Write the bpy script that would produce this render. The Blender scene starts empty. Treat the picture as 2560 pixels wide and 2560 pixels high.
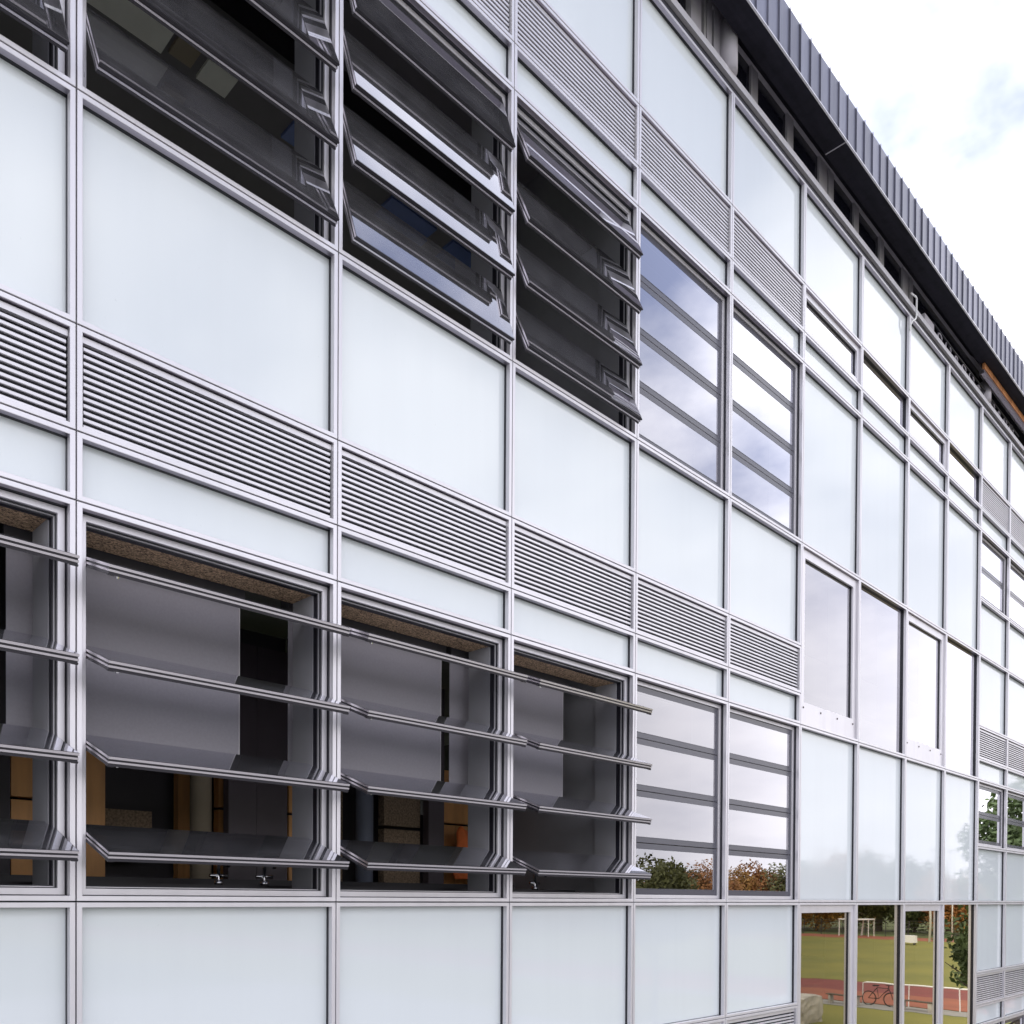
import bpy, math, random
from mathutils import Matrix, Vector
random.seed(7)
C = bpy.context.scene.collection
SC = bpy.context.scene

# ------------------------------------------------------------------ camera
cam_d = bpy.data.cameras.new('camera'); cam = bpy.data.objects.new('camera', cam_d); C.objects.link(cam)
YAW, PITCH, ROLL = 0.7932, -0.0112, -0.0060
def rot3(yaw, pitch, roll):
    cy, sy, cp, sp, cr, sr = math.cos(yaw), math.sin(yaw), math.cos(pitch), math.sin(pitch), math.cos(roll), math.sin(roll)
    Ry = Matrix(((cy, 0, -sy), (0, 1, 0), (sy, 0, cy)))
    Rp = Matrix(((1, 0, 0), (0, cp, -sp), (0, sp, cp)))
    Rr = Matrix(((cr, -sr, 0), (sr, cr, 0), (0, 0, 1)))
    return Rr @ Rp @ Ry
_R = rot3(YAW, PITCH, ROLL)
_r, _u, _f = [Vector((_R[i][0], _R[i][2], _R[i][1])) for i in range(3)]
ZT = 5.0                                   # height of the eye-level transom above the ground
M4 = Matrix(((_r.x, _u.x, -_f.x, -1.5562), (_r.y, _u.y, -_f.y, -4.4937), (_r.z, _u.z, -_f.z, ZT + 0.0306), (0, 0, 0, 1)))
cam.matrix_world = M4
cam_d.sensor_width = 36.0; cam_d.lens = 2200.0 / 2560 * 36.0
cam_d.shift_y = (2269.56 - 1280) / 2560.0
cam_d.clip_start = 0.05; cam_d.clip_end = 3000
SC.camera = cam

# ------------------------------------------------------------------ sky, sun, exposure
SC.view_settings.view_transform = 'Standard'; SC.view_settings.look = 'None'
SC.view_settings.gamma = 1.0; SC.view_settings.use_curve_mapping = False
SC.view_settings.exposure = 1.46
SUN_EL, SUN_AZ = math.radians(48), math.radians(-50)      # azimuth of the sun in the XY plane from +Y towards +X
w = bpy.data.worlds.new('World'); SC.world = w; w.use_nodes = True
nt = w.node_tree; N = nt.nodes; L = nt.links; N.clear()
wo = N.new('ShaderNodeOutputWorld'); bg = N.new('ShaderNodeBackground'); bg.inputs[1].default_value = 0.1
sky = N.new('ShaderNodeTexSky'); sky.sky_type = 'NISHITA'; sky.sun_disc = False
sky.sun_elevation = SUN_EL; sky.sun_rotation = SUN_AZ; sky.air_density = 1.0; sky.dust_density = 1.5
tc = N.new('ShaderNodeTexCoord'); sep = N.new('ShaderNodeSeparateXYZ'); L.new(tc.outputs['Generated'], sep.inputs[0])
def math_n(op, a=None, b=None, va=None, vb=None, clamp=False):
    m = N.new('ShaderNodeMath'); m.operation = op; m.use_clamp = clamp
    if a is not None: L.new(a, m.inputs[0])
    if b is not None: L.new(b, m.inputs[1])
    if va is not None: m.inputs[0].default_value = va
    if vb is not None: m.inputs[1].default_value = vb
    return m.outputs[0]
zc = math_n('MAXIMUM', sep.outputs[2], vb=0.0); zc = math_n('ADD', zc, vb=0.22)
px = math_n('DIVIDE', sep.outputs[0], zc); py = math_n('DIVIDE', sep.outputs[1], zc)
comb = N.new('ShaderNodeCombineXYZ'); L.new(px, comb.inputs[0]); L.new(py, comb.inputs[1])
n1 = N.new('ShaderNodeTexNoise'); n1.inputs["Scale"].default_value = 1.5; n1.inputs['Detail'].default_value = 7; n1.inputs['Roughness'].default_value = 0.55
mp1 = N.new('ShaderNodeMapping'); mp1.inputs['Location'].default_value = (3.25, 35.05, -2.138); L.new(comb.outputs[0], mp1.inputs[0]); L.new(mp1.outputs[0], n1.inputs['Vector'])
r1 = N.new('ShaderNodeValToRGB'); r1.color_ramp.elements[0].position = 0.39; r1.color_ramp.elements[1].position = 0.60
L.new(n1.outputs['Fac'], r1.inputs[0])
n2 = N.new('ShaderNodeTexNoise'); n2.inputs['Scale'].default_value = 2.3; n2.inputs['Detail'].default_value = 6
mp = N.new('ShaderNodeMapping'); mp.inputs['Location'].default_value = (5, 3, 0); L.new(comb.outputs[0], mp.inputs[0]); L.new(mp.outputs[0], n2.inputs['Vector'])
r2 = N.new('ShaderNodeValToRGB'); r2.color_ramp.elements[0].position = 0.3; r2.color_ramp.elements[1].position = 0.7
CLOUD_LO, CLOUD_HI = (8.5, 8.4, 8.8, 1), (10.2, 10.1, 10.3, 1)
r2.color_ramp.elements[0].color = (0, 0, 0, 1); r2.color_ramp.elements[1].color = (1, 1, 1, 1)
L.new(n2.outputs['Fac'], r2.inputs[0])
mixc = N.new('ShaderNodeMix'); mixc.data_type = 'RGBA'; mixc.inputs[6].default_value = CLOUD_LO; mixc.inputs[7].default_value = CLOUD_HI
L.new(r2.outputs[0], mixc.inputs[0])
skb = N.new('ShaderNodeMix'); skb.data_type = 'RGBA'; skb.inputs[0].default_value = 0.88; skb.inputs[7].default_value = (2.5, 2.8, 4.1, 1)
L.new(sky.outputs[0], skb.inputs[6])
mixs = N.new('ShaderNodeMix'); mixs.data_type = 'RGBA'
L.new(r1.outputs[0], mixs.inputs[0]); L.new(skb.outputs[2], mixs.inputs[6]); L.new(mixc.outputs[2], mixs.inputs[7])
# low sky: distant cloud runs together into an even pale veil all round the horizon
hzr = N.new('ShaderNodeMapRange'); hzr.interpolation_type = 'SMOOTHSTEP'
hzr.inputs[1].default_value = 0.20; hzr.inputs[2].default_value = 0.50; hzr.inputs[3].default_value = 0.82; hzr.inputs[4].default_value = 0.0
L.new(sep.outputs[2], hzr.inputs[0])
mixh = N.new('ShaderNodeMix'); mixh.data_type = 'RGBA'; mixh.inputs[7].default_value = (6.9, 6.7, 6.95, 1)
L.new(hzr.outputs[0], mixh.inputs[0]); L.new(mixs.outputs[2], mixh.inputs[6])
L.new(mixh.outputs[2], bg.inputs[0]); L.new(bg.outputs[0], wo.inputs[0])
sun_d = bpy.data.lights.new('sun', 'SUN'); sun_d.energy = 0.6; sun_d.angle = math.radians(15); sun_d.color = (1, 0.97, 0.93)
sun = bpy.data.objects.new('sun', sun_d); C.objects.link(sun)
sd = Vector((math.sin(SUN_AZ) * math.cos(SUN_EL), math.cos(SUN_AZ) * math.cos(SUN_EL), math.sin(SUN_EL)))
sun.rotation_euler = sd.to_track_quat('Z', 'Y').to_euler(); sun.location = (0, -20, 40)

# ------------------------------------------------------------------ materials
def mat(name, col, rough=0.5, metal=0.0, spec=0.5, noise=0.0, scale=8.0, bump=0.0, bscale=40.0, coat=0.0, col2=None, stretch=None, rvar=0.0):
    m = bpy.data.materials.new(name); m.use_nodes = True; t = m.node_tree; b = t.nodes['Principled BSDF']
    b.inputs['Base Color'].default_value = (*col, 1); b.inputs['Roughness'].default_value = rough
    b.inputs['Metallic'].default_value = metal; b.inputs['Specular IOR Level'].default_value = spec
    b.inputs['Coat Weight'].default_value = coat
    co = t.nodes.new('ShaderNodeTexCoord'); src = co.outputs['Object']
    if stretch:
        mpn = t.nodes.new('ShaderNodeMapping'); mpn.inputs['Scale'].default_value = stretch; t.links.new(src, mpn.inputs[0]); src = mpn.outputs[0]
    if noise > 0 or col2:
        n = t.nodes.new('ShaderNodeTexNoise'); n.inputs['Scale'].default_value = scale; n.inputs['Detail'].default_value = 5
        t.links.new(src, n.inputs['Vector'])
        r = t.nodes.new('ShaderNodeValToRGB'); r.color_ramp.elements[0].position = 0.35; r.color_ramp.elements[1].position = 0.65
        a = col2 if col2 else tuple(c * (1 - noise) for c in col); r.color_ramp.elements[0].color = (*a, 1)
        r.color_ramp.elements[1].color = (*[min(1, c * (1 + noise)) for c in col], 1)
        t.links.new(n.outputs['Fac'], r.inputs[0]); t.links.new(r.outputs[0], b.inputs['Base Color'])
        if rvar:
            mr = t.nodes.new('ShaderNodeMapRange'); mr.inputs['To Min'].default_value = rough - rvar; mr.inputs['To Max'].default_value = rough + rvar
            t.links.new(n.outputs['Fac'], mr.inputs[0]); t.links.new(mr.outputs[0], b.inputs['Roughness'])
    if bump > 0:
        n = t.nodes.new('ShaderNodeTexNoise'); n.inputs['Scale'].default_value = bscale; n.inputs['Detail'].default_value = 3
        t.links.new(src, n.inputs['Vector'])
        bp = t.nodes.new('ShaderNodeBump'); bp.inputs['Strength'].default_value = 1.0; bp.inputs['Distance'].default_value = bump
        t.links.new(n.outputs['Fac'], bp.inputs['Height']); t.links.new(bp.outputs[0], b.inputs['Normal'])
    return m
M = {}
M['alu'] = mat('silver_aluminium', (0.665, 0.65, 0.68), 0.34, 0.4, 0.5, noise=0.015, scale=2, rvar=0.03)
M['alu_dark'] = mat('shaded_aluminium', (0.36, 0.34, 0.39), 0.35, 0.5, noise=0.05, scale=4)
M['gasket'] = mat('black_rubber', (0.012, 0.012, 0.02), 0.45)
M['white_glass'] = mat('white_enamelled_glass', (0.685, 0.73, 0.75), 0.03, 0.0, 0.75, bump=0.0011, bscale=0.8)
M['frit'] = mat('dark_glass_border', (0.075, 0.075, 0.095), 0.22, 0, 0.5)
M['sash_metal'] = mat('dark_anodised_metal', (0.055, 0.052, 0.06), 0.3, 0.5)
M['zinc'] = mat('weathered_zinc', (0.175, 0.178, 0.225), 0.38, 0.65, noise=0.13, scale=2.2, stretch=(2.5, 1, 0.5), bump=0.003, bscale=3, rvar=0.1)
_t = M['zinc'].node_tree; _b = _t.nodes['Principled BSDF']; _l = _b.inputs['Base Color'].links[0]; _src = _l.from_socket
_oi = _t.nodes.new('ShaderNodeObjectInfo'); _mr = _t.nodes.new('ShaderNodeMapRange'); _mr.inputs['To Min'].default_value = .78; _mr.inputs['To Max'].default_value = 1.2
_t.links.new(_oi.outputs['Random'], _mr.inputs[0]); _hs = _t.nodes.new('ShaderNodeHueSaturation'); _t.links.new(_mr.outputs[0], _hs.inputs['Value']); _t.links.new(_src, _hs.inputs['Color']); _t.links.new(_hs.outputs[0], _b.inputs['Base Color'])
M['soffit'] = mat('dark_soffit_board', (0.017, 0.016, 0.026), 0.75, 0, 0.2, noise=0.25, scale=3, stretch=(0.4, 4, 1))
M['pier'] = mat('grey_painted_post', (0.46, 0.44, 0.49), 0.5, noise=0.12, scale=4, stretch=(1, 1, 0.4))
M['dark_glass'] = mat('dark_clerestory_glass', (0.018, 0.018, 0.03), 0.12)
M['plaster'] = mat('grey_plaster', (0.30, 0.30, 0.32), 0.8, noise=0.05, scale=3)
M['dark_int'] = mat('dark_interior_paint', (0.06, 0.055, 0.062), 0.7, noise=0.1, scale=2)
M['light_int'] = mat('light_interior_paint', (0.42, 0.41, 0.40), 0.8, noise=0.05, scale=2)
M['ceil'] = mat('ceiling_board', (0.17, 0.16, 0.17), 0.8, noise=0.1, scale=2)
M['blind'] = mat('grey_roller_blind', (0.38, 0.365, 0.405), 0.75, noise=0.03, scale=60)
M['blind_edge'] = mat('pale_blind_rail', (0.62, 0.6, 0.62), 0.4)
M['wood'] = mat('amber_wood', (0.58, 0.29, 0.10), 0.5, noise=0.12, scale=3, stretch=(5, 5, 0.7))
M['brown'] = mat('brown_cork_board', (0.26, 0.19, 0.13), 0.9, noise=0.4, scale=60)
M['door'] = mat('dark_cupboard_door', (0.085, 0.07, 0.082), 0.5, noise=0.08, scale=3)
M['warm'] = mat('warm_grey_plaster', (0.30, 0.25, 0.18), 0.8, noise=0.08, scale=3)
M['column_blue'] = mat('blue_grey_column', (0.16, 0.18, 0.24), 0.6)
M['black'] = mat('black_laminate', (0.02, 0.018, 0.022), 0.4)
M['orange'] = mat('orange_fabric', (0.75, 0.17, 0.04), 0.8, noise=0.15, scale=10)
M['chrome'] = mat('chrome', (0.8, 0.8, 0.82), 0.12, 1.0)
M['sky_patch'] = mat('painted_sky_blue', (0.13, 0.19, 0.42), 0.25, noise=0.1, scale=2)  # blue sky brightness painted on solid ceiling panels
M['pale_panel'] = mat('pale_ceiling_panel', (0.82, 0.82, 0.74), 0.7, noise=0.06, scale=4)
M['terracotta'] = mat('orange_terracotta', (0.55, 0.23, 0.09), 0.7, noise=0.2, scale=5)
M['bolt'] = mat('dark_bolt', (0.05, 0.03, 0.03), 0.5)
M['concrete'] = mat('pale_concrete', (0.42, 0.40, 0.36), 0.85, noise=0.2, scale=3, bump=0.004)
M['white_paint'] = mat('white_paint', (0.8, 0.8, 0.8), 0.4)
M['bark'] = mat('tree_bark', (0.09, 0.07, 0.05), 0.9, noise=0.3, scale=8)
M['tyre'] = mat('black_tyre', (0.015, 0.015, 0.015), 0.8)

# rain streaks, dust towards the edges and small specks on the enamelled panels
def weather(m, amount, per_object=0.0):
    t = m.node_tree; b = t.nodes['Principled BSDF']; co = t.nodes.new('ShaderNodeTexCoord')
    cur = b.inputs['Base Color'].links[0].from_socket if b.inputs['Base Color'].links else None
    def noise(scale, st, det=4):
        mp_ = t.nodes.new('ShaderNodeMapping'); mp_.inputs['Scale'].default_value = st
        oi = t.nodes.new('ShaderNodeObjectInfo'); va = t.nodes.new('ShaderNodeVectorMath'); va.operation = 'ADD'
        t.links.new(co.outputs['Object'], va.inputs[0]); t.links.new(oi.outputs['Location'], va.inputs[1]); t.links.new(va.outputs[0], mp_.inputs[0])
        n = t.nodes.new('ShaderNodeTexNoise'); n.inputs['Scale'].default_value = scale; n.inputs['Detail'].default_value = det; t.links.new(mp_.outputs[0], n.inputs['Vector']); return n.outputs['Fac']
    def remap(s, a, b_, c, d):
        r = t.nodes.new('ShaderNodeMapRange'); r.inputs[1].default_value = a; r.inputs[2].default_value = b_; r.inputs[3].default_value = c; r.inputs[4].default_value = d; t.links.new(s, r.inputs[0]); return r.outputs[0]
    st = remap(noise(9, (1, 1, .05)), .45, .75, 1.0, 1 - amount)
    cl = remap(noise(.7, (1, 1, 1)), .3, .7, 1 - amount * .8, 1 + amount * .5)
    sp = remap(noise(60, (1, 1, .7), 1), .80, .83, 1.0, 1 - amount * 6)
    def mul(a, b_):
        n = t.nodes.new('ShaderNodeMath'); n.operation = 'MULTIPLY'; t.links.new(a, n.inputs[0]); t.links.new(b_, n.inputs[1]); return n.outputs[0]
    v = mul(mul(st, cl), sp)
    if per_object:
        oi = t.nodes.new('ShaderNodeObjectInfo'); v = mul(v, remap(oi.outputs['Random'], 0, 1, 1 - per_object, 1 + per_object))
    hs = t.nodes.new('ShaderNodeHueSaturation'); t.links.new(v, hs.inputs['Value'])
    if cur: t.links.new(cur, hs.inputs['Color'])
    else: hs.inputs['Color'].default_value = b.inputs['Base Color'].default_value
    t.links.new(hs.outputs[0], b.inputs['Base Color'])
    rr = remap(st, 1 - amount, 1.0, b.inputs['Roughness'].default_value + .06, b.inputs['Roughness'].default_value); 
    if not b.inputs['Roughness'].links: t.links.new(rr, b.inputs['Roughness'])
weather(M['white_glass'], .014, .014)
weather(M['alu'], .07, .035)
weather(M['zinc'], .16)
weather(M['soffit'], .3)
# chipboard: visible flakes
m = M['osb'] = mat('flaked_chipboard', (0.16, 0.11, 0.075), 0.85)
t = m.node_tree; b = t.nodes['Principled BSDF']; co = t.nodes.new('ShaderNodeTexCoord'); mpn = t.nodes.new('ShaderNodeMapping')
mpn.inputs['Scale'].default_value = (26, 26, 26); t.links.new(co.outputs['Object'], mpn.inputs[0])
vo = t.nodes.new('ShaderNodeTexVoronoi'); vo.distance = 'MANHATTAN'; t.links.new(mpn.outputs[0], vo.inputs[0])
sx = t.nodes.new('ShaderNodeSeparateColor'); t.links.new(vo.outputs['Color'], sx.inputs[0])
r = t.nodes.new('ShaderNodeValToRGB'); r.color_ramp.elements[0].color = (0.08, 0.055, 0.04, 1); r.color_ramp.elements[1].color = (0.75, 0.52, 0.32, 1)
t.links.new(sx.outputs[0], r.inputs[0]); t.links.new(r.outputs[0], b.inputs['Base Color'])

def glass(name, tint, boost=1.9, ior=1.5, tone=(0.95, 0.95, 1), rough=0.0, dust=0.0):
    m = bpy.data.materials.new(name); m.use_nodes = True; t = m.node_tree; t.nodes.clear()
    o = t.nodes.new('ShaderNodeOutputMaterial'); mx = t.nodes.new('ShaderNodeMixShader'); g = t.nodes.new('ShaderNodeBsdfGlossy')
    tr = t.nodes.new('ShaderNodeBsdfTransparent'); fr = t.nodes.new('ShaderNodeFresnel'); mu = t.nodes.new('ShaderNodeMath')
    co = t.nodes.new('ShaderNodeTexCoord'); n = t.nodes.new('ShaderNodeTexNoise'); bp = t.nodes.new('ShaderNodeBump')
    n.inputs['Scale'].default_value = 1.1; n.inputs['Detail'].default_value = 1; t.links.new(co.outputs['Object'], n.inputs[0])
    bp.inputs['Distance'].default_value = 0.0014; t.links.new(n.outputs[0], bp.inputs['Height']); t.links.new(bp.outputs[0], g.inputs['Normal'])
    mu.operation = 'MULTIPLY'; mu.use_clamp = True; mu.inputs[1].default_value = boost; fr.inputs[0].default_value = ior
    g.inputs['Roughness'].default_value = rough; g.inputs['Color'].default_value = (*tone, 1); tr.inputs[0].default_value = (*tint, 1)
    t.links.new(fr.outputs[0], mu.inputs[0]); t.links.new(mu.outputs[0], mx.inputs[0]); t.links.new(tr.outputs[0], mx.inputs[1])
    t.links.new(g.outputs[0], mx.inputs[2])
    if dust:                                   # a film of dust that catches the daylight
        d1 = t.nodes.new('ShaderNodeBsdfDiffuse'); d2 = t.nodes.new('ShaderNodeBsdfTranslucent'); ad = t.nodes.new('ShaderNodeMixShader'); m2 = t.nodes.new('ShaderNodeMixShader')
        for d_ in (d1, d2): d_.inputs[0].default_value = (.55, .54, .56, 1)
        nn = t.nodes.new('ShaderNodeTexNoise'); nn.inputs['Scale'].default_value = 5; nn.inputs['Detail'].default_value = 5; t.links.new(co.outputs['Object'], nn.inputs[0])
        mr = t.nodes.new('ShaderNodeMapRange'); mr.inputs[1].default_value = .35; mr.inputs[2].default_value = .7; mr.inputs[3].default_value = dust * .7; mr.inputs[4].default_value = dust * 1.4
        t.links.new(nn.outputs[0], mr.inputs[0]); t.links.new(mr.outputs[0], m2.inputs[0])
        t.links.new(d1.outputs[0], ad.inputs[1]); t.links.new(d2.outputs[0], ad.inputs[2]); t.links.new(mx.outputs[0], m2.inputs[1]); t.links.new(ad.outputs[0], m2.inputs[2]); t.links.new(m2.outputs[0], o.inputs[0])
    else: t.links.new(mx.outputs[0], o.inputs[0])
    return m
M['glass'] = glass('sash_glass', (0.60, 0.61, 0.64), 3.0, dust=.085)
M['edge'] = mat('bright_edge_metal', (0.80, 0.76, 0.80), 0.26, 0.9)
M['glass_closed'] = glass('closed_sash_glass', (0.35, 0.35, 0.37), 5.0)
M['glass_low'] = glass('low_glazing', (0.34, 0.31, 0.24), 4.4, tone=(0.92, 0.84, 0.68), rough=0.012)
M['glass_big'] = glass('solar_glazing', (0.40, 0.40, 0.37), 3.5)

# ------------------------------------------------------------------ mesh helpers
class MB:
    def __init__(s): s.v = []; s.f = []
    def box(s, x0, x1, y0, y1, z0, z1):
        b = len(s.v); s.v += [(x, y, z) for x in (x0, x1) for y in (y0, y1) for z in (z0, z1)]
        s.f += [tuple(b + i for i in q) for q in ((0, 1, 3, 2), (4, 6, 7, 5), (0, 4, 5, 1), (2, 3, 7, 6), (0, 2, 6, 4), (1, 5, 7, 3))]
        return s
    def ring(s, x0, x1, z0, z1, prof, closed=False):
        b = len(s.v); n = len(prof)
        for a, d in prof: s.v += [(x0 + a, d, z0 + a), (x1 - a, d, z0 + a), (x1 - a, d, z1 - a), (x0 + a, d, z1 - a)]
        for k in range(n if closed else n - 1):
            p = b + 4 * k; q = b + 4 * ((k + 1) % n)
            for j in range(4): s.f.append((p + j, p + (j + 1) % 4, q + (j + 1) % 4, q + j))
        return s
    def prism_x(s, x0, x1, prof):                       # closed (y,z) profile swept along x
        b = len(s.v); n = len(prof); s.v += [(x0, y, z) for y, z in prof] + [(x1, y, z) for y, z in prof]
        for j in range(n): s.f.append((b + j, b + (j + 1) % n, b + n + (j + 1) % n, b + n + j))
        s.f += [tuple(b + j for j in range(n))[::-1], tuple(b + n + j for j in range(n))]
        return s
    def tube(s, pts, r, n=8, cap=True):
        pts = [Vector(p) for p in pts]; b0 = len(s.v)
        rs = r if isinstance(r, (list, tuple)) else [r] * len(pts)
        for i, p in enumerate(pts):
            d = (pts[min(i + 1, len(pts) - 1)] - pts[max(i - 1, 0)]).normalized()
            a = d.orthogonal().normalized() if i == 0 else (pa - d * pa.dot(d)).normalized()
            pa = a; c = d.cross(a)
            s.v += [tuple(p + (a * math.cos(k * 2 * math.pi / n) + c * math.sin(k * 2 * math.pi / n)) * rs[i]) for k in range(n)]
        for i in range(len(pts) - 1):
            for k in range(n):
                q = b0 + i * n; s.f.append((q + k, q + (k + 1) % n, q + n + (k + 1) % n, q + n + k))
        if cap: s.f += [tuple(b0 + k for k in range(n))[::-1], tuple(b0 + (len(pts) - 1) * n + k for k in range(n))]
        return s
    def mesh(s, name, m, smooth=False):
        me = bpy.data.meshes.new(name); me.from_pydata(s.v, [], s.f)
        ms = m if isinstance(m, list) else [m]
        for x in ms: me.materials.append(x)
        me.validate(); me.update()
        if smooth:
            for p in me.polygons: p.use_smooth = True
        return me
    def build(s, name, m, parent=None, loc=(0, 0, 0), smooth=False):
        return inst(name, s.mesh(name, m, smooth), parent, loc)
def inst(name, me, parent=None, loc=(0, 0, 0)):
    o = bpy.data.objects.new(name, me); C.objects.link(o); o.location = loc
    if parent: o.parent = parent
    return o
def empty(name, loc=(0, 0, 0), parent=None):
    o = bpy.data.objects.new(name, None); C.objects.link(o); o.location = loc; o.empty_display_size = 0.2
    if parent: o.parent = parent
    return o
def tag(o, label, cat, group=None):
    o['label'] = label; o['category'] = cat
    if group: o['group'] = group
    return o
def structure(o): o['kind'] = 'structure'; return o

# ------------------------------------------------------------------ ground
def sheet(name, x0, x1, y0, y1, z, m):
    return structure(MB().box(x0, x1, y0, y1, z - 0.05, z).build(name, m))
M['grass'] = mat('mown_grass', (0.19, 0.18, 0.03), 0.95, col2=(0.14, 0.145, 0.024), scale=0.15, bump=0.01, bscale=30)
M['track'] = mat('red_running_track', (0.17, 0.032, 0.028), 0.9, noise=0.12, scale=0.6)
M['track2'] = mat('orange_running_track', (0.25, 0.075, 0.04), 0.9, noise=0.12, scale=0.6)
M['paving'] = mat('grey_paving', (0.24, 0.235, 0.225), 0.9, noise=0.1, scale=1.5, bump=0.002)
M['grassland'] = mat('rough_grass', (0.075, 0.10, 0.025), 0.95, noise=0.3, scale=0.08)
gr = structure(MB().box(-900, 900, -900, 900, -0.2, 0).build('ground', M['grassland']))
sheet('playing_field', 52.2, 112, -150, 60, 0.012, M['grass'])
sheet('lawn', 26.2, 39, -150, 0, 0.012, M['grass'])
sheet('running_track', 41.2, 52, -150, 60, 0.012, M['track'])
sheet('far_running_track', 112.2, 121, -150, 60, 0.012, M['track2'])
sheet('path', 39.2, 41, -150, 60, 0.012, M['paving'])
sheet('pavement', -40, 26, -42, -0.3, 0.016, M['paving'])  # unseen paving spread wide to keep green bounce off the windows
sheet('inner_track_lane', 41.2, 46.2, -150, 60, 0.016, M['track2'])

# ------------------------------------------------------------------ the building
W = 1.492
B = empty('building', (0, 0, 0)); tag(B, 'silver framed building with white glass panels, louvred grilles and a zinc roof edge', 'building')
BAY0, BAYN = -2, 13                # bays built
XL, XR = BAY0 * W, BAYN * W
g = 0.0035
CELL = [(g, .10), (g, .0015), (g + .002, 0), (.027, 0), (.029, .0015)]
GASK = [(.029, .0015), (.029, .036), (.0305, .037), (.0305, .062), (.034, .063)]
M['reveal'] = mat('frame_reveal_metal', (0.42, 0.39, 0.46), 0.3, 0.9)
def cell(i, za, zb, n=1):
    """aluminium unit frame of one bay, one row"""
    x0, x1 = i * W, (i + n) * W
    MB().ring(x0, x1, ZT + za, ZT + zb, CELL).build('frame', M['alu'], B)
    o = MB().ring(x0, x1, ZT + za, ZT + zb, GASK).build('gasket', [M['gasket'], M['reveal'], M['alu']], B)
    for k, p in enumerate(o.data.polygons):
        if k < 4: p.material_index = 1 if k == 2 else 2  # head underside gets a darker metal, its shade put into the colour
def white(i, za, zb):
    cell(i, za, zb)
    h = (zb - za) / 2 - .03; x = W / 2 - .03
    o = MB().box(-x, x, 0, .012, -h, h).build('glass_panel', M['white_glass'], B, (i * W + W / 2, .058, ZT + (za + zb) / 2))
    random.seed(i * 31 + int(za * 10)); o.rotation_euler = (random.uniform(-.003, .003), 0, random.uniform(-.003, .003))
slat_me = None
def louvre(i, za, zb):
    global slat_me
    cell(i, za, zb)
    L_ = empty('louvre_grille', (i * W, 0, ZT + za), B)
    if slat_me is None:
        slat_me = MB().prism_x(.040, W - .040, [(.036, .001), (.024, 0), (.022, .002), (.022, .0155), (.024, .0172), (.034, .0205), (.034, .019), (.0255, .015), (.0255, .003), (.036, .003)]).mesh('slat', M['alu'])
    H = zb - za; n = 12; p = (H - .068 - .035) / n
    if (zb < -1 and i < 4) or i == BAY0 or i >= 12:      # wholly outside the photograph: joined
        mb = MB()
        for k in range(n): mb.box(.04, W - .04, .022, .07, .034 + k * p, .055 + k * p)
        mb.build('slats', M['alu'], L_)['kind'] = 'stuff'
    else:
        for k in range(n): inst('slat', slat_me, L_, (0, 0, .034 + k * p))
    MB().box(.032, W - .032, .022, .05, H - .066, H - .036).build('head_rail', M['alu'], L_)
    MB().box(.03, W - .03, .088, .095, .03, H - .03).build('backing', M['gasket'], L_)
WF = [(.0325, .085), (.0325, .060), (.034, .058), (.064, .058), (.066, .060), (.066, .074)]
WG1 = [(.0662, .073), (.070, .074), (.070, .092)]
WF2 = [(.0702, .090), (.0702, .088), (.0745, .088), (.0745, .098)]
WG3 = [(.0747, .096), (.080, .097), (.080, .135)]
SX = .066
sash_cache = {}
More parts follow.
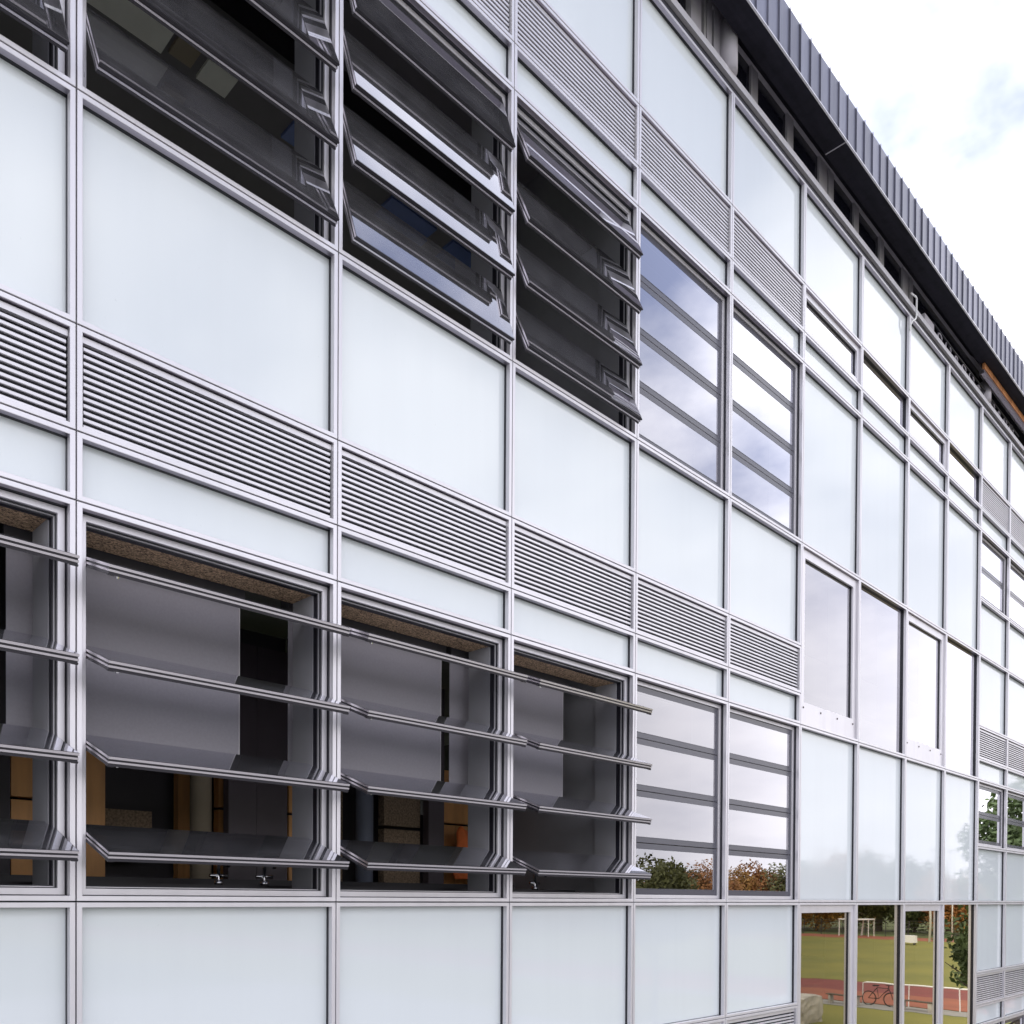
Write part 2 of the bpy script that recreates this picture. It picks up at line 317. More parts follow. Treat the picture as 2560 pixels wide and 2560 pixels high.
def sash_meshes(h):
    if h in sash_cache: return sash_cache[h]
    x0, x1 = SX, W - SX; a = h / 2 - .003
    fr = MB().ring(x0, x1, -a, a, [(0, -.024), (0, -.012), (.004, -.010), (.004, -.004), (0, -.002), (0, .008), (.003, .010), (.003, .014), (0, .016), (0, .024), (.042, .024), (.050, .014), (.050, -.016), (.044, -.022)], True).mesh('sash_frame', M['sash_metal'])
    fr.materials.append(M['alu'])
    for p in fr.polygons:
        c = p.center
        edge = abs(abs(c.z) - a) < .0045 or abs(c.x - x0) < .0045 or abs(c.x - x1) < .0045
        if edge and (c.y < -.011 or -.003 < c.y < .009 or c.y > .015): p.material_index = 1
    ft = MB().ring(x0, x1, -a, a, [(.001, -.0265), (.046, -.0265), (.047, -.029), (.050, -.029), (.051, -.026)]).mesh('glass_border', M['frit'])
    pn = MB(); b = (x0 + .0505, x1 - .0505, -a + .0505, a - .0505)
    pn.v = [(b[0], -.027, b[2]), (b[1], -.027, b[2]), (b[1], -.027, b[3]), (b[0], -.027, b[3])]; pn.f = [(0, 1, 2, 3)]
    pn2 = pn.mesh('pane', M['glass_closed']); pn = pn.mesh('pane', M['glass'])
    st = MB().box(x0 + .030, x0 + .052, -.034, -.030, -a + .02, -a + .042).box(x1 - .052, x1 - .030, -.034, -.030, -a + .02, -a + .042)
    st = MB().tube([(x0 + .06, .024, -a + .045), (x0 + .06, .034, -a + .045)], .008, 8).mesh('stud', M['chrome'])
    # open sash: glass to the edges on both faces, slim frame, deeper bottom rail
    fo = MB().ring(x0, x1, -a, a, [(0, -.024), (0, -.012), (.004, -.010), (.004, -.004), (0, -.002), (0, .008), (.003, .010), (.003, .014), (0, .016), (0, .023), (.014, .023), (.016, .014), (.016, -.016), (.014, -.024)], True).box(x0 + .016, x1 - .016, -.0235, .0215, -a + .0145, -a + .062).box(x0 + .016, x1 - .016, -.010, .0235, a - .034, a - .0145).mesh('sash_frame', M['sash_metal'])
    fo.materials.append(M['edge'])
    for p in fo.polygons:
        c = p.center
        edge = abs(abs(c.z) - a) < .0045 or abs(c.x - x0) < .0045 or abs(c.x - x1) < .0045
        if edge and (c.y < -.011 or -.003 < c.y < .009): p.material_index = 1
    fu = fo.copy(); fu.name = 'sash_frame_upper'        # upper storey: edge shading painted in dark metal; only middle lip and sides bright
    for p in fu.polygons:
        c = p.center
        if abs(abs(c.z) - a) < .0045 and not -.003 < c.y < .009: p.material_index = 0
    po = MB(); po.v = [(x0 + .004, -.0255, -a + .004), (x1 - .004, -.0255, -a + .004), (x1 - .004, -.0255, a - .004), (x0 + .004, -.0255, a - .004)]; po.f = [(0, 1, 2, 3)]
    po = po.mesh('outer_pane', M['glass'])
    pi = MB(); pi.v = [(x0 + .010, .0245, -a + .063), (x1 - .010, .0245, -a + .063), (x1 - .010, .0245, a - .034), (x0 + .010, .0245, a - .034)]; pi.f = [(0, 1, 2, 3)]
    pi = pi.mesh('inner_pane', M['glass'])
    cr = MB().box(x0 + .001, x0 + .030, .0236, .0262, -a + .001, -a + .030).mesh('corner_plate', M['sash_metal'])
    cr2 = MB().box(x1 - .030, x1 - .001, .0236, .0262, -a + .001, -a + .030).mesh('corner_plate', M['sash_metal'])
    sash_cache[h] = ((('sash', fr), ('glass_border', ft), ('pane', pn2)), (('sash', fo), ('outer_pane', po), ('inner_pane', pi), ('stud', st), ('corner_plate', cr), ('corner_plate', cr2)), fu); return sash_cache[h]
def window(i, za, zb, n, tilts):
    cell(i, za, zb)
    wd = empty('window', (i * W, 0, ZT + za), B)
    MB().ring(0, W, 0, zb - za, WF).build('window_frame', M['alu'], wd)
    MB().ring(0, W, 0, zb - za, WF2).build('inner_frame', M['alu'], wd)
    MB().ring(0, W, 0, zb - za, WG1).ring(0, W, 0, zb - za, WG3).build('rubber_seal', M['gasket'], wd)
    H = zb - za - .068 - .064; p = H / n
    me = sash_meshes(round(p, 4))
    for k in range(n):
        zc = .066 + p * (k + .5)
        tl = tilts if not isinstance(tilts, (list, tuple)) else tilts[k % len(tilts)]
        off = .098 if tl == 0 else (-.016 if tl > 45 else .012)
        tl += random.uniform(-.6, .6) if tl else 0
        for nm, mm in (me[0] if tl == 0 else me[1]):
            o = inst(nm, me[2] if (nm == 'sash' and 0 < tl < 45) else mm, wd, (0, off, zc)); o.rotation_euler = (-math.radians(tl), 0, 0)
def vision(i, za, zb):                        # plain clear glazing
    cell(i, za, zb)
    wd = empty('window', (i * W, 0, ZT + za), B); H = zb - za
    me = MB(); me.v = [(.03, .058, .03), (W - .03, .058, .03), (W - .03, .058, H - .03), (.03, .058, H - .03)]; me.f = [(0, 1, 2, 3)]
    me.build('pane', M['glass_low' if zb < .1 else 'glass_big'], wd)
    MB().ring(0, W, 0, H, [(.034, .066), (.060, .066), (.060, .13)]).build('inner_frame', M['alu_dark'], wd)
def framed(i, za, zb, wt=.115, bot=.0, bolts=0):
    cell(i, za, zb)
    wd = empty('window', (i * W, 0, ZT + za), B); H = zb - za
    f = MB(); x0, x1, z0, z1 = .0305, W - .0305, .0305, H - .0305
    o = [(x0, z0), (x1, z0), (x1, z1), (x0, z1)]; q = [(x0 + wt - .03, z0 + max(bot, wt - .03)), (x1 - wt + .03, z0 + max(bot, wt - .03)), (x1 - wt + .03, z1 - wt + .03), (x0 + wt - .03, z1 - wt + .03)]
    for d, ps in ((.085, o), (.030, o), (.028, [(a + .002 * s1, b_ + .002 * s2) for (a, b_), (s1, s2) in zip(o, ((1, 1), (-1, 1), (-1, -1), (1, -1)))]), (.028, q), (.085, q)):
        f.v += [(a, d, b_) for a, b_ in ps]
    for k in range(4):
        for j in range(4): f.f.append((k * 4 + j, k * 4 + (j + 1) % 4, k * 4 + 4 + (j + 1) % 4, k * 4 + 4 + j))
    f.build('window_frame', M['alu'], wd)
    g2 = MB(); e = .001
    g2.v = [(a + sx_ * e, .05, b_ + sz_ * e) for (a, b_), (sx_, sz_) in zip(q, ((1, 1), (-1, 1), (-1, -1), (1, -1)))] + [(a + sx_ * .006, .088, b_ + sz_ * .006) for (a, b_), (sx_, sz_) in zip(q, ((1, 1), (-1, 1), (-1, -1), (1, -1)))]
    g2.f = [(j, (j + 1) % 4, 4 + (j + 1) % 4, 4 + j) for j in range(4)]
    g2.build('gasket', M['gasket'], wd)
    me = MB(); me.v = [(a, .064, b_) for a, b_ in q]; me.f = [(0, 1, 2, 3)]; me.build('pane', M['glass_low' if zb < .1 else 'glass_big'], wd)
    for k in range(bolts):
        x = x0 + .08 + k * (x1 - x0 - .16) / (bolts - 1)
        MB().tube([(x, .029, z0 + bot - .06), (x, .022, z0 + bot - .06)], .011, 8).build('bolt', M['bolt'], wd)

R = dict(b0=-4.98, b1=-3.9, b2=-1.965, b3=-1.63, b4=-1.12, T0=0.0, a1=1.935, a2=2.269, a3=2.780, T1=3.9, c1=5.842, c2=6.173, c3=6.688, T2=7.765)
LOW, UP = 69, 20
for i in range(BAY0, 5):
    white(i, R['b0'], R['b1']); window(i, R['b1'], R['b2'], 4, 0); white(i, R['b2'], R['b3']); louvre(i, R['b3'], R['b4']); white(i, R['b4'], 0)
    window(i, 0, R['a1'], 4, LOW if i <= 2 else 0)
    white(i, R['a1'], R['a2']); louvre(i, R['a2'], R['a3']); white(i, R['a3'], R['T1'])
    window(i, R['T1'], R['c1'], 4, {0: 25, -1: 25, 1: 18.6, 2: 24}.get(i, UP) if i <= 2 else 0)
    white(i, R['c1'], R['c2']); louvre(i, R['c2'], R['c3']); white(i, R['c3'], R['T2'])
for i in range(5, 9):
    odd = (i - 5) % 2 == 0
    (framed if odd else vision)(i, R['b0'], R['b2'])
    (framed if odd else vision)(i, R['b2'], 0)
    white(i, 0, R['a1'])
    if odd: framed(i, R['a1'], R['T1'], .125, .235, 4)
    else: vision(i, R['a1'], R['T1'])
    white(i, R['T1'], R['c1']); white(i, R['c1'], R['c2'])
    if odd: framed(i, R['c2'], R['c3'], .095, .06, 4)
    else: vision(i, R['c2'], R['c3'])
    white(i, R['c3'], R['T2'])
for i in range(9, BAYN):
    white(i, R['b0'], R['b1']); window(i, R['b1'], R['b2'], 4, 0); white(i, R['b2'], R['b3']); louvre(i, R['b3'], R['b4']); white(i, R['b4'], 0)
    white(i, 0, .885); window(i, .885, R['a1'], 2, 0)
    white(i, R['a1'], R['a2']); louvre(i, R['a2'], R['a3']); white(i, R['a3'], R['T1'])
    white(i, R['T1'], 4.77); window(i, 4.77, R['c1'], 2, 0)
    white(i, R['c1'], R['c2']); louvre(i, R['c2'], R['c3']); white(i, R['c3'], R['T2'])

# walls, floors and lining behind the skin
def bpart(name, m, *bx):
    o = MB()
    for b_ in bx: o.box(*b_)
    return o.build(name, m, B)
Z = lambda z: ZT + z
winA = [(R['b1'], R['b2']), (0, R['a1']), (R['T1'], R['c1'])]
def band(xa, xb, openings):
    z = R['b0']
    for a, b_ in openings + [(R['T2'] + .02, None)]:
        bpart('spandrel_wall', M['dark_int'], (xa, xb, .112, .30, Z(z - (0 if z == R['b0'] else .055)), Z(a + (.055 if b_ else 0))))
        z = b_
band(XL, 5 * W, winA)
band(5 * W + .001, 9 * W, [(R['b0'] + .1, 0), (R['a1'], R['T1']), (R['c2'], R['c3'])])
band(9 * W + .001, XR, [(R['b1'], R['b2']), (.885, R['a1']), (4.77, R['c1'])])
for i in range(BAY0, BAYN + 1):          # inner piers behind each mullion
    e = .085
    bpart('window_reveal', M['plaster'], (i * W - e, i * W + e, .135, .36, Z(-4.9), Z(7.7)))
# storey slabs, cross walls, rear wall with openings added for daylight, roof
DEP = 8.5
for zf in (-.98, 2.92):
    bpart('floor_slab', M['light_int'], (XL, XR, .37, DEP, Z(zf - .45), Z(zf)))
bpart('ground_floor', M['dark_int'], (XL, XR, .37, DEP, .02, .14))
for zcg in (2.38,):
    bpart('ceiling', M['light_int'], (XL, XR, .37, DEP, Z(zcg), Z(zcg + .03)))
bpart('ceiling', M['ceil'], (XL, XR, .37, DEP, Z(6.72), Z(6.76)))
bpart('end_wall', M['plaster'], (XL - .3, XL - .001, .0, DEP, 0, Z(7.76)))
bpart('end_wall', M['plaster'], (XR + .001, XR + .3, .0, DEP, 0, Z(7.76)))
for zz, zh in ((-4.86, -1.43), (-.98, 2.38), (2.92, 6.72)):
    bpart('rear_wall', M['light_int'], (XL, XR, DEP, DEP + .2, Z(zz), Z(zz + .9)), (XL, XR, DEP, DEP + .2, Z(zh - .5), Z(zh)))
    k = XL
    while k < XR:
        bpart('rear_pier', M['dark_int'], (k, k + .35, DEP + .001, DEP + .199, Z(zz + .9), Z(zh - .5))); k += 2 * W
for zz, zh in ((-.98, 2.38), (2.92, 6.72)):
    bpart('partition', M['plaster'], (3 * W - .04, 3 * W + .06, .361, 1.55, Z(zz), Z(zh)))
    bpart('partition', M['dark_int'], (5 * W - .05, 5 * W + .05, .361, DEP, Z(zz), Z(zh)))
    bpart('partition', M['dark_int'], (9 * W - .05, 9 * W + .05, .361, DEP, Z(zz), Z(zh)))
    bpart('partition_post', M['blind_edge'], (3 * W - .11, 3 * W - .041, 1.45, 1.55, Z(zz), Z(zh)))
# chipboard linings under the window heads, inner sills
for i in range(BAY0, 3):
    bpart('head_lining', M['osb'], (i * W + .086, (i + 1) * W - .086, .136, .36, Z(R['a1'] - .075), Z(R['a1'] - .056)))
    bpart('inner_sill', M['plaster'], (i * W + .086, (i + 1) * W - .086, .136, .36, Z(.055), Z(.072)))
# roller blinds hanging behind the lower windows
for xa in (-1.52, -.18, 1.43, 2.79):
    bl = empty('roller_blind', (xa, .45, Z(.87)), B)
    MB().box(0, 1.27, 0, .004, 0, .93).build('fabric', M['blind'], bl)
    MB().box(0, 1.27, -.004, .010, -.012, 0).box(1.27, 1.276, -.003, .009, -.012, .93).build('lit_edge_rail', M['blind_edge'], bl)  # pale rail and side strip paint the blind's lit edges
    MB().box(-.02, 1.29, -.04, .06, .93, 1.10).build('blind_box', M['dark_int'], bl)
# room lining seen in the low gaps
def lining(name, m, xa, xb, y, za, zb): return bpart(name, m, (xa, xb, y, y + .08, Z(za), Z(zb)))
RY = 1.5
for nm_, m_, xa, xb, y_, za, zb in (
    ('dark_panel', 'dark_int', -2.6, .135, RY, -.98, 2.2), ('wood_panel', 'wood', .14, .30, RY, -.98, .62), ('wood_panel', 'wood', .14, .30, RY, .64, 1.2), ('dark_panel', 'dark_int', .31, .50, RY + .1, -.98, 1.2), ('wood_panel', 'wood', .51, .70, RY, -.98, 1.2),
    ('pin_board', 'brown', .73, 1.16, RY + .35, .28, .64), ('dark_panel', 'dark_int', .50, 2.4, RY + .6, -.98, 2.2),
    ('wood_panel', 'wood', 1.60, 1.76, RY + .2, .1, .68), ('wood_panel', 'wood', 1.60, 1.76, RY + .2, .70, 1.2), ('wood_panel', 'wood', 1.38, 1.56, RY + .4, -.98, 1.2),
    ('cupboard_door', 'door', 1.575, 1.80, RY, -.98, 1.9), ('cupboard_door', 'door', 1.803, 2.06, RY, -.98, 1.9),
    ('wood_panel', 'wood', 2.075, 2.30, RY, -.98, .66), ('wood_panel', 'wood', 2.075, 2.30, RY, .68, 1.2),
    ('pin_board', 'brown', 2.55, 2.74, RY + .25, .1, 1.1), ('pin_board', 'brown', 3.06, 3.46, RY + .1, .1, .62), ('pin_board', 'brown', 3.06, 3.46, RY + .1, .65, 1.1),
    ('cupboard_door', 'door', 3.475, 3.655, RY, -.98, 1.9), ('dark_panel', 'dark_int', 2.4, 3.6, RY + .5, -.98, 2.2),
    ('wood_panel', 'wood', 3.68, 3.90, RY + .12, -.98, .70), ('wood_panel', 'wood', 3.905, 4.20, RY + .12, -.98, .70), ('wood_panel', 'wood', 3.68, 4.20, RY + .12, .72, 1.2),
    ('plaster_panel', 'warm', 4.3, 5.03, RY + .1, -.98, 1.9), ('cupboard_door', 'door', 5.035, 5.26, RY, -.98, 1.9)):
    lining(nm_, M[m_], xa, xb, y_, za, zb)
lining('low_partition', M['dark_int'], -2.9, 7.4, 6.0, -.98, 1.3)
for x_, m_ in ((1.42, 'warm'), (2.87, 'column_blue')):
    MB().tube([(x_, RY + .12, Z(-.98)), (x_, RY + .12, Z(2.38))], .075, 16).build('column', M[m_], B, smooth=True)
# ceiling features of the upper room
for xa, xb, ya, yb, m_ in ((.2, 1.48, 2.0, 2.45, 'pale_panel'), (1.77, 2.02, 2.22, 2.45, 'pale_panel'), (2.55, 2.8, 2.25, 2.45, 'sky_patch'), (3.64, 4.2, 2.28, 2.46, 'sky_patch'), (4.42, 4.97, 2.28, 2.46, 'sky_patch'), (1.9, 3.0, .7, .95, 'pale_panel'), (1.52, 1.70, 2.15, 2.40, 'warm')):
    bpart('ceiling_panel', M[m_], (xa, xb, ya, yb, Z(6.69), Z(6.722)))
bpart('ceiling_beam', M['black'], (XL, 5 * W - .06, 1.55, 1.75, Z(6.45), Z(6.719)))

# roof edge -------------------------------------------------------------
bpart('gutter_face', M['gasket'], (XL, XR, .030, .111, Z(7.770), Z(7.858)))
bpart('gutter_trim', M['reveal'], (XL, XR, .022, .029, Z(7.775), Z(7.787)))
MB().prism_x(XL, XR, [(-.004, Z(7.861)), (-.004, Z(7.928)), (.002, Z(7.935)), (.16, Z(7.935)), (.16, Z(7.861))]).build('parapet_coping', M['alu'], B)
EW = .115                                           # clerestory plane
bpart('clerestory_glass', M['dark_glass'], (XL, 13.7, EW + .03, EW + .05, Z(7.93), Z(8.60)))
bpart('clerestory_head', M['pier'], (XL, XR, EW - .03, EW + .06, Z(8.46), Z(8.62)))
# posts between the clerestory windows (measured rhythm)
posts = []
k = 6.43
for grp in range(-3, 2):
    o_ = grp * 2.45
    posts += [(6.50 + o_, .135), (7.26 + o_, .14), (8.02 + o_, .20), (8.26 + o_, .13)]
for x, wd_ in posts:
    if XL < x < 13.4 and not 5.2 < x < 6.3: bpart('clerestory_post', M['pier'], (x, x + wd_, EW + .004, EW + .029, Z(7.936), Z(8.459)))
for x, wd_, m_ in ((5.36, .17, 'pier'), (5.58, .03, 'alu'), (5.63, .08, 'pier'), (5.75, .14, 'pier')): bpart('clerestory_post', M[m_], (x, x + wd_, EW - .03, EW + .029, Z(7.936), Z(8.459)))
for x, y_, zt in ((5.93, .035, 8.40), (13.66, .04, 8.224)):
    MB().tube([(x, y_, Z(7.936)), (x, y_, Z(zt))], .085, 20).build('column', M['pier'], B, smooth=True)
SY0, SY1 = -.30, -.06
bpart('soffit', M['soffit'], (XL - .3, 13.05, SY0 + .012, SY1, Z(8.225), Z(8.245)))
bpart('soffit', M['soffit'], (13.051, XR + .3, SY0 + .012, -.135, Z(8.225), Z(8.245)))
bpart('soffit', M['soffit'], (13.051, XR + .3, -.134, 1.19, Z(8.50), Z(8.53)))
sf = MB().prism_x(6.03, 13.05, [(SY1 + .001, Z(8.232)), (SY1 + .001, Z(8.27)), (.085, Z(8.47)), (.085, Z(8.425))]); sf.build('soffit', M['soffit'], B)
for x in (1.85, 7.78): bpart('soffit_joint', M['pier'], (x, x + .012, SY0 + .013, SY1 - .002, Z(8.220), Z(8.2249)))
PZ = .2175; x = 6.052 - 42 * PZ
px_ = MB().box(0.001, PZ - .001, 0, .012, 0, .485).mesh('zinc_tray', M['zinc'])
sm_ = MB().prism_x(-.004, .004, [(-.015, .010), (-.015, .489), (0, .489), (0, 0), (-.008, 0)]).mesh('standing_seam', M['zinc'])
while x < XR + .2:
    if x > XL - .3:
        o = inst('zinc_tray', px_, B, (x, SY0, Z(8.235))); o.rotation_euler = (0, 0, random.uniform(-.012, .012))
        inst('standing_seam', sm_, B, (x, SY0, Z(8.235)))
    x += PZ
bpart('drip_edge', M['alu'], (XL - .3, XR + .3, SY0 - .008, SY0 + .010, Z(8.222), Z(8.2345)))
bpart('roof_slab', M['zinc'], (XL - .3, XR + .3, SY0 + .014, DEP + .3, Z(8.63), Z(8.72)))
bpart('clerestory_rear_wall', M['dark_int'], (XL, XR, 1.2, 1.3, Z(7.7), Z(8.62)))
# terracotta infill and grey beam beyond the far column
for k in range(14):
    bpart('terracotta_tile', M['terracotta'], (13.07 + k * .445, 13.50 + k * .445, -.125, -.09, Z(8.135), Z(8.224)))
bpart('grey_beam', M['reveal'], (13.07, XR, -.115, -.07, Z(8.07), Z(8.132)))
for x in (14.1, 15.2, 16.3): bpart('clerestory_post', M['pier'], (x, x + .12, EW - .03, EW + .04, Z(7.936), Z(8.189)))
# curled lengths of duct and cable lying behind the coping
bpart('roof_box', M['pier'], (11.0, 11.35, .02, .15, Z(7.936), Z(8.06)))
for k in range(11):
    x = 11.6 + k * .34; r_ = .05 + .02 * math.sin(k * 2.1)
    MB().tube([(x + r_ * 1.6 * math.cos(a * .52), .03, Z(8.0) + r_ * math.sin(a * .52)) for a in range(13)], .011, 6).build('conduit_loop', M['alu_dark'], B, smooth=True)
MB().tube([(11.3, .02, Z(8.07)), (12.2, .02, Z(8.05)), (13.2, .02, Z(8.06)), (14.6, .02, Z(8.05)), (15.4, .02, Z(8.03))], .012, 6).build('conduit', M['gasket'], B, smooth=True)
# bent overflow pipe hooked over the coping
px0 = 10.46
MB().tube([(px0 - .10, -.03, Z(7.99)), (px0 + .02, -.05, Z(7.99)), (px0 + .035, -.055, Z(7.975)), (px0 + .035, -.055, Z(7.74)), (px0 + .02, -.05, Z(7.70)), (px0 - .03, -.03, Z(7.66)), (px0 - .05, -.01, Z(7.60)), (px0 - .05, .0, Z(7.54))], .011, 8).build('overflow_pipe', M['white_paint'], B, smooth=True)

# ------------------------------------------------------------------ furniture inside
bench = empty('lab_bench', (0, 0, 0)); tag(bench, 'long black worktop just inside the open lower windows', 'workbench')
MB().box(-1.4, 4.3, .50, 1.25, Z(.06), Z(.10)).build('worktop', M['black'], bench)
MB().box(-1.4, 4.3, .55, 1.2, Z(-.98), Z(.058)).build('cupboard', M['dark_int'], bench)
MB().box(-1.4, 4.3, 1.251, 1.27, Z(.10), Z(.15)).build('upstand', M['black'], bench)
def tap(x, y, lab):
    t_ = empty('tap', (x, y, Z(.10))); tag(t_, lab, 'tap', 'chrome taps on the worktop')
    MB().tube([(0, 0, 0), (0, 0, .13), (0, -.02, .16), (0, -.08, .17), (0, -.12, .15), (0, -.125, .11)], .012, 8).build('spout', M['chrome'], t_, smooth=True)
    MB().tube([(-.06, 0, .06), (.06, 0, .06)], .011, 8).build('handle', M['chrome'], t_, smooth=True)
    MB().tube([(0, 0, 0), (0, 0, .03)], .028, 10).build('base', M['chrome'], t_, smooth=True)
tap(1.10, .72, 'small chrome tap near the middle of the wide near left opening')
tap(1.42, .72, 'small chrome tap close to the right reveal of the wide opening')
tap(4.02, .72, 'small chrome tap in the third open window bay')
cl = MB(); random.seed(3)
n_, m_ = 14, 9
for a in range(n_):
    for b_ in range(m_):
        x = a / (n_ - 1); z = b_ / (m_ - 1)
        top = .62 + .10 * math.sin(x * 9) + .05 * math.sin(x * 23)
        cl.v.append((3.74 + x * .50, 1.42 + .03 * math.sin(x * 14 + z * 3) + .03 * math.sin(z * 7), Z(.20 + z * top * .68)))
for a in range(n_ - 1):
    for b_ in range(m_ - 1): cl.f.append((a * m_ + b_, (a + 1) * m_ + b_, (a + 1) * m_ + b_ + 1, a * m_ + b_ + 1))
ck = cl.build('jacket', M['orange'], smooth=True); tag(ck, 'bright orange jacket heaped inside the second open window bay', 'jacket')
so = ck.modifiers.new('s', 'SOLIDIFY'); so.thickness = .03
ss = ck.modifiers.new('u', 'SUBSURF'); ss.levels = ss.render_levels = 2

# ------------------------------------------------------------------ the grounds opposite, seen in the glass
def leafmat(name, c):
    m = mat(name, c, 0.7, noise=0.35, scale=0.7); return m
LM = {'green': leafmat('green_leaves', (0.07, 0.088, 0.025)), 'olive': leafmat('olive_leaves', (0.12, 0.12, 0.03)), 'rust': leafmat('rust_leaves', (0.33, 0.14, 0.035)),
      'gold': leafmat('golden_leaves', (0.38, 0.20, 0.04)), 'fresh': leafmat('fresh_green_leaves', (0.085, 0.125, 0.035))}
def crown_mesh(seed, n, R_, H_, leaf, m, clumps=26):
    rnd = random.Random(seed); mb = MB(); cs = []
    for k in range(clumps):
        while True:
            p = Vector((rnd.uniform(-1, 1), rnd.uniform(-1, 1), rnd.uniform(-1, 1)))
            if p.length < 1: break
        cs.append((Vector((p.x * R_ * .75, p.y * R_ * .75, p.z * H_ * .42 + H_ * .5)), rnd.uniform(.22, .42) * R_))
    for k in range(n):
        c, r_ = cs[rnd.randrange(clumps)]
        d = Vector((rnd.gauss(0, 1), rnd.gauss(0, 1), rnd.gauss(0, 1))).normalized() * r_ * rnd.uniform(.55, 1.08)
        p = c + d; u = Vector((rnd.gauss(0, 1), rnd.gauss(0, 1), rnd.gauss(0, 1))).normalized(); v = u.orthogonal().normalized()
        s_ = leaf * rnd.uniform(.6, 1.3); b0 = len(mb.v)
        mb.v += [tuple(p - u * s_), tuple(p + v * s_ * .45), tuple(p + u * s_), tuple(p - v * s_ * .45)]; mb.f.append((b0, b0 + 1, b0 + 2, b0 + 3))
    return mb.mesh('crown', m)
def trunk_mesh(seed, h, r_):
    rnd = random.Random(seed); mb = MB()
    mb.tube([(0, 0, -.1), (.05, 0, h * .4), (.1, .05, h * .7), (.1, .1, h)], [r_, r_ * .75, r_ * .5, r_ * .15], 8)
    for k in range(6):
        a = k * 1.05 + rnd.random(); z = h * (.35 + .08 * k)
        mb.tube([(.05, 0, z), (math.cos(a) * h * .14, math.sin(a) * h * .14, z + h * .12), (math.cos(a) * h * .26, math.sin(a) * h * .26, z + h * .2)], [r_ * .4, r_ * .25, r_ * .06], 6)
    return mb.mesh('trunk', M['bark'])
crowns = {}
for ki, key in enumerate(('green', 'olive', 'rust', 'gold')):
    for v_ in range(2): crowns[(key, v_)] = crown_mesh(ki * 10 + v_, 9000, 6.8, 11.5, .30, LM[key], 50)
trunk = trunk_mesh(1, 11, .38)
desc = {'green': 'dark green', 'olive': 'olive green', 'rust': 'rust brown', 'gold': 'golden orange'}
rnd = random.Random(11); order = []
cx0, cy0 = -1.5562, 4.4937
k = 0
az = 8.0
kinds = ['green', 'rust', 'gold', 'olive', 'olive', 'gold', 'rust', 'green', 'olive', 'rust', 'gold', 'olive', 'rust', 'gold', 'rust', 'olive', 'gold', 'rust', 'olive', 'rust', 'gold', 'green', 'olive', 'rust', 'green', 'olive', 'rust', 'green', 'gold', 'olive', 'green', 'rust']
while az < 62:
    dist = 150 + rnd.uniform(-10, 14); a = math.radians(az)
    x, y = cx0 + dist * math.cos(a), cy0 + .15 - dist * math.sin(a)
    sc_ = rnd.uniform(.78, 1.12) * (1.08 if 20 < az < 28 else .9); key = kinds[k % len(kinds)]
    tr = empty('tree', (x, y, 0)); tr.scale = (sc_, sc_, sc_); tr.rotation_euler = (0, 0, rnd.uniform(0, 6))
    pk, nk = kinds[(k - 1) % len(kinds)], kinds[(k + 1) % len(kinds)]; adj = 'tall' if sc_ > .97 else ('low' if sc_ < .8 else 'middling')
    where = ['near end of row', 'near half of row', 'middle of row', 'far half of row', 'far end of row'][min(4, int((az - 8) / 11))]
    tag(tr, '%s %s tree between %s and %s ones, %s' % (adj, desc[key], desc[pk], desc[nk], where), 'tree', 'trees beyond the playing field')
    inst('trunk', trunk, tr); inst('crown', crowns[(key, k % 2)], tr, (0, 0, .3))
    az += rnd.uniform(1.5, 2.1); k += 1
def near_tree(az, dist, cz, cr, ch, lab, key='fresh', n=2600, leaf=.16):
    a = math.radians(az); x, y = cx0 + dist * math.cos(a), cy0 + .15 - dist * math.sin(a)
    tr = empty('young_tree', (x, y, 0)); tag(tr, lab, 'tree')
    inst('crown', crown_mesh(int(az * 7), n, cr, ch, leaf, LM[key], 22), tr, (0, 0, cz))
    inst('trunk', trunk_mesh(int(az), cz + ch * .5, .12), tr)
near_tree(14.6, 30, 3.6, 1.9, 5.2, 'near fresh green tree reflected in the glass at the right edge', n=5200, leaf=.11)
near_tree(35.4, 34, 3.0, 1.9, 3.9, 'near olive tree reflected beside the closed lower window', key='olive', n=6500, leaf=.095)
near_tree(16.0, 24, 2.9, 1.45, 2.3, 'small low green tree reflected in the tall right hand pane below eye level', n=2600, leaf=.10)
# railing on the near edge of the track, benches, fence, lamp columns, notice box, bicycle, stone block
rl = empty('railing', (0, 0, 0)); tag(rl, 'pale tubular railing between the path and the red running track', 'railing')
yy = -13.2
MB().tube([(40.9, -13.2, 0), (40.9, -13.2, 1.02), (40.9, -13.0, 1.05), (40.9, 6, 1.05)], .035, 8).build('rail', M['white_paint'], rl, smooth=True)
while yy < 6:
    yy += 2.2; MB().tube([(40.9, yy, 0), (40.9, yy, 1.04)], .028, 8).build('post', M['white_paint'], rl)
for k, (y, lab) in enumerate(((-13.7, 'low slatted bench at the open end of the railing'), (-10.3, 'low slatted bench behind the middle of the railing'), (-6.9, 'low slatted bench towards the building end of the railing'))):
    bn = empty('bench', (39.9, y, 0)); tag(bn, lab, 'bench', 'benches along the path')
    for j in range(3): MB().box(-.22 + j * .15, -.10 + j * .15, -.8, .8, .42, .46).build('slat', M['bark'], bn)
    for s_ in (-.6, .6): MB().box(-.2, .2, s_ - .05, s_ + .05, 0, .419).build('leg', M['concrete'], bn)
fn = empty('fence', (0, 0, 0)); tag(fn, 'dark mesh fence behind the far side of the playing field', 'fence')
y = -110
while y < 20:
    MB().box(121.5, 121.58, y, y + .08, 0, 2.2).build('post', M['sash_metal'], fn); y += 3
for z in (.3, .8, 1.3, 1.8, 2.15): MB().box(121.52, 121.56, -110, 20, z, z + .04).build('wire', M['sash_metal'], fn)
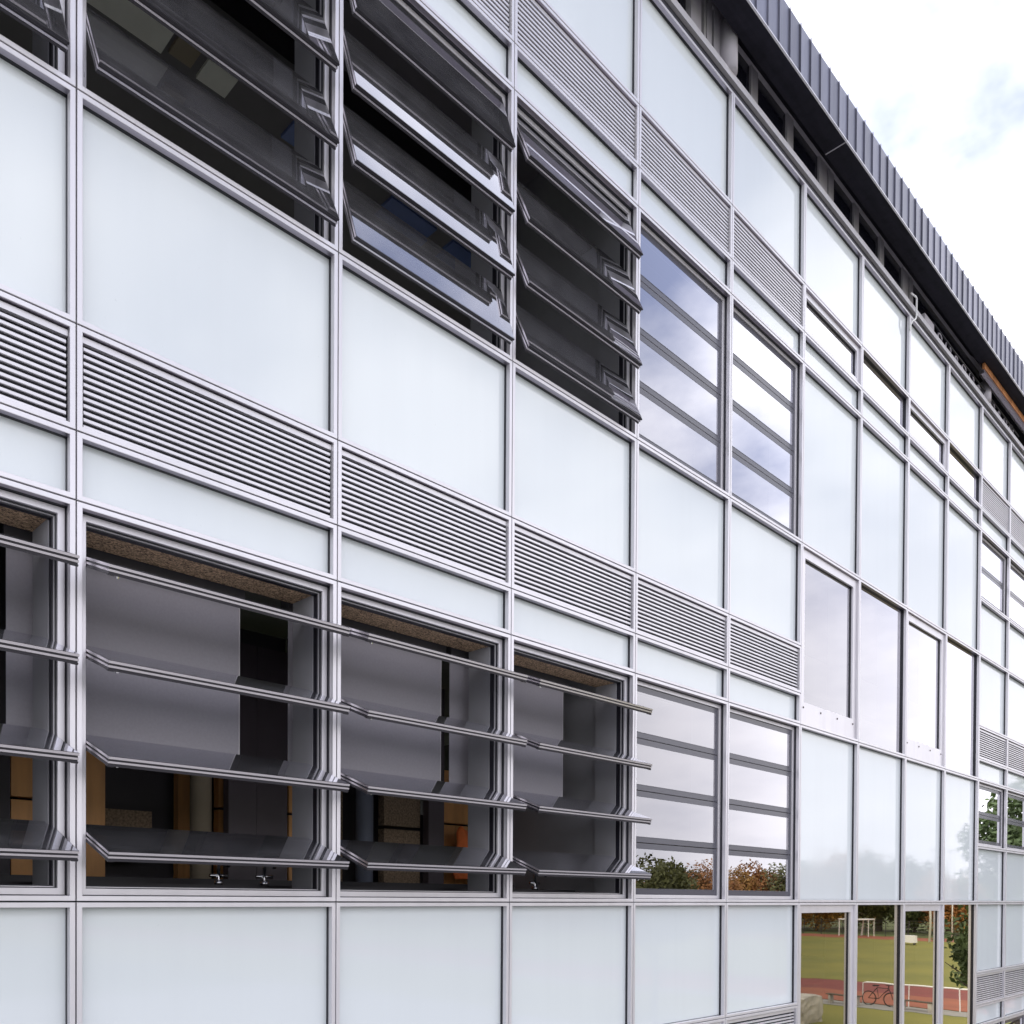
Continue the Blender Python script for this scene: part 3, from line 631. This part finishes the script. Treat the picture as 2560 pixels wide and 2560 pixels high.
for az_, d_, lab in ((19.1, 118, 'tall white lamp column beyond the field, left of its pair'), (18.0, 121, 'tall slim lamp column beyond the field, right of its pair')):
    a = math.radians(az_); lp = empty('lamp_column', (cx0 + d_ * math.cos(a), cy0 + .15 - d_ * math.sin(a), 0)); tag(lp, lab, 'lamp column')
    MB().tube([(0, 0, 0), (0, 0, 11)], [.16, .08], 10).build('pole', M['white_paint'], lp, smooth=True); MB().box(-.5, .5, -.15, .15, 10.9, 11.2).build('lamp_head', M['alu'], lp)
a = math.radians(20.4); d_ = 110
nb = empty('notice_box', (cx0 + d_ * math.cos(a), cy0 + .15 - d_ * math.sin(a), 0)); tag(nb, 'white box on low feet at the far edge of the grass field', 'box')
MB().box(-.6, .6, -1.1, 1.1, .25, 1.0).build('case', M['white_paint'], nb); MB().box(-.5, .5, -.9, -.8, 0, .249).box(-.5, .5, .8, .9, 0, .249).build('foot', M['sash_metal'], nb)
hut = empty('field_shelter', (118.3, -46.5, 0)); tag(hut, 'small open white framed shelter at the far side of the field', 'shelter')
MB().box(-1.5, 1.5, -2, 2, 2.3, 2.45).build('roof', M['white_paint'], hut)
for sx_ in (-1.4, 1.4):
    for sy_ in (-1.9, 0, 1.9): MB().box(sx_ - .05, sx_ + .05, sy_ - .05, sy_ + .05, 0, 2.299).build('post', M['white_paint'], hut)
bk = empty('bicycle', (40.5, -12.2, 0)); tag(bk, 'dark bicycle leaning at the railing by the red track', 'bicycle')
for s_ in (-.52, .52):
    MB().tube([(0, s_ + .33 * math.cos(q * math.pi / 10), .34 + .33 * math.sin(q * math.pi / 10)) for q in range(21)], .025, 6, False).build('wheel', M['tyre'], bk, smooth=True)
MB().tube([(0, -.52, .34), (0, -.15, .85), (0, .38, .85), (0, .52, .34)], .02, 6).tube([(0, -.15, .85), (0, -.05, .34), (0, .38, .8)], .02, 6).tube([(0, -.52, .34), (0, -.05, .34)], .018, 6).build('frame', M['tyre'], bk)
MB().tube([(-.25, .4, 1.02), (.25, .4, 1.02)], .018, 6).tube([(0, .38, .85), (0, .4, 1.02)], .016, 6).build('handlebar', M['tyre'], bk)
MB().box(-.07, .07, -.32, -.06, .92, .98).build('saddle', M['tyre'], bk)
# stone block near the corner of the lawn
import bmesh
bm = bmesh.new(); bmesh.ops.create_cube(bm, size=1); bmesh.ops.subdivide_edges(bm, edges=bm.edges, cuts=5, use_grid_fill=True)
for v in bm.verts:
    v.co.x *= 1.9; v.co.y *= 1.5; v.co.z = (v.co.z + .5) * 1.15
    q = Vector((v.co.x / .95, v.co.y / .75, (v.co.z - .57) / .57)); v.co *= 1 - .05 * max(0, q.length - 1.15) * 3
    v.co += Vector((random.uniform(-.03, .03), random.uniform(-.03, .03), random.uniform(-.03, .03)))
me = bpy.data.meshes.new('stone_block'); bm.to_mesh(me); me.materials.append(M['concrete']); a = math.radians(26.6)
sb = inst('stone_block', me, None, (cx0 + 38 * math.cos(a), cy0 + .15 - 38 * math.sin(a), 0)); tag(sb, 'pale weathered stone block standing on the lawn', 'stone block')

SC.cycles.max_bounces = 10; SC.cycles.transparent_max_bounces = 16; SC.cycles.glossy_bounces = 6; SC.cycles.diffuse_bounces = 4
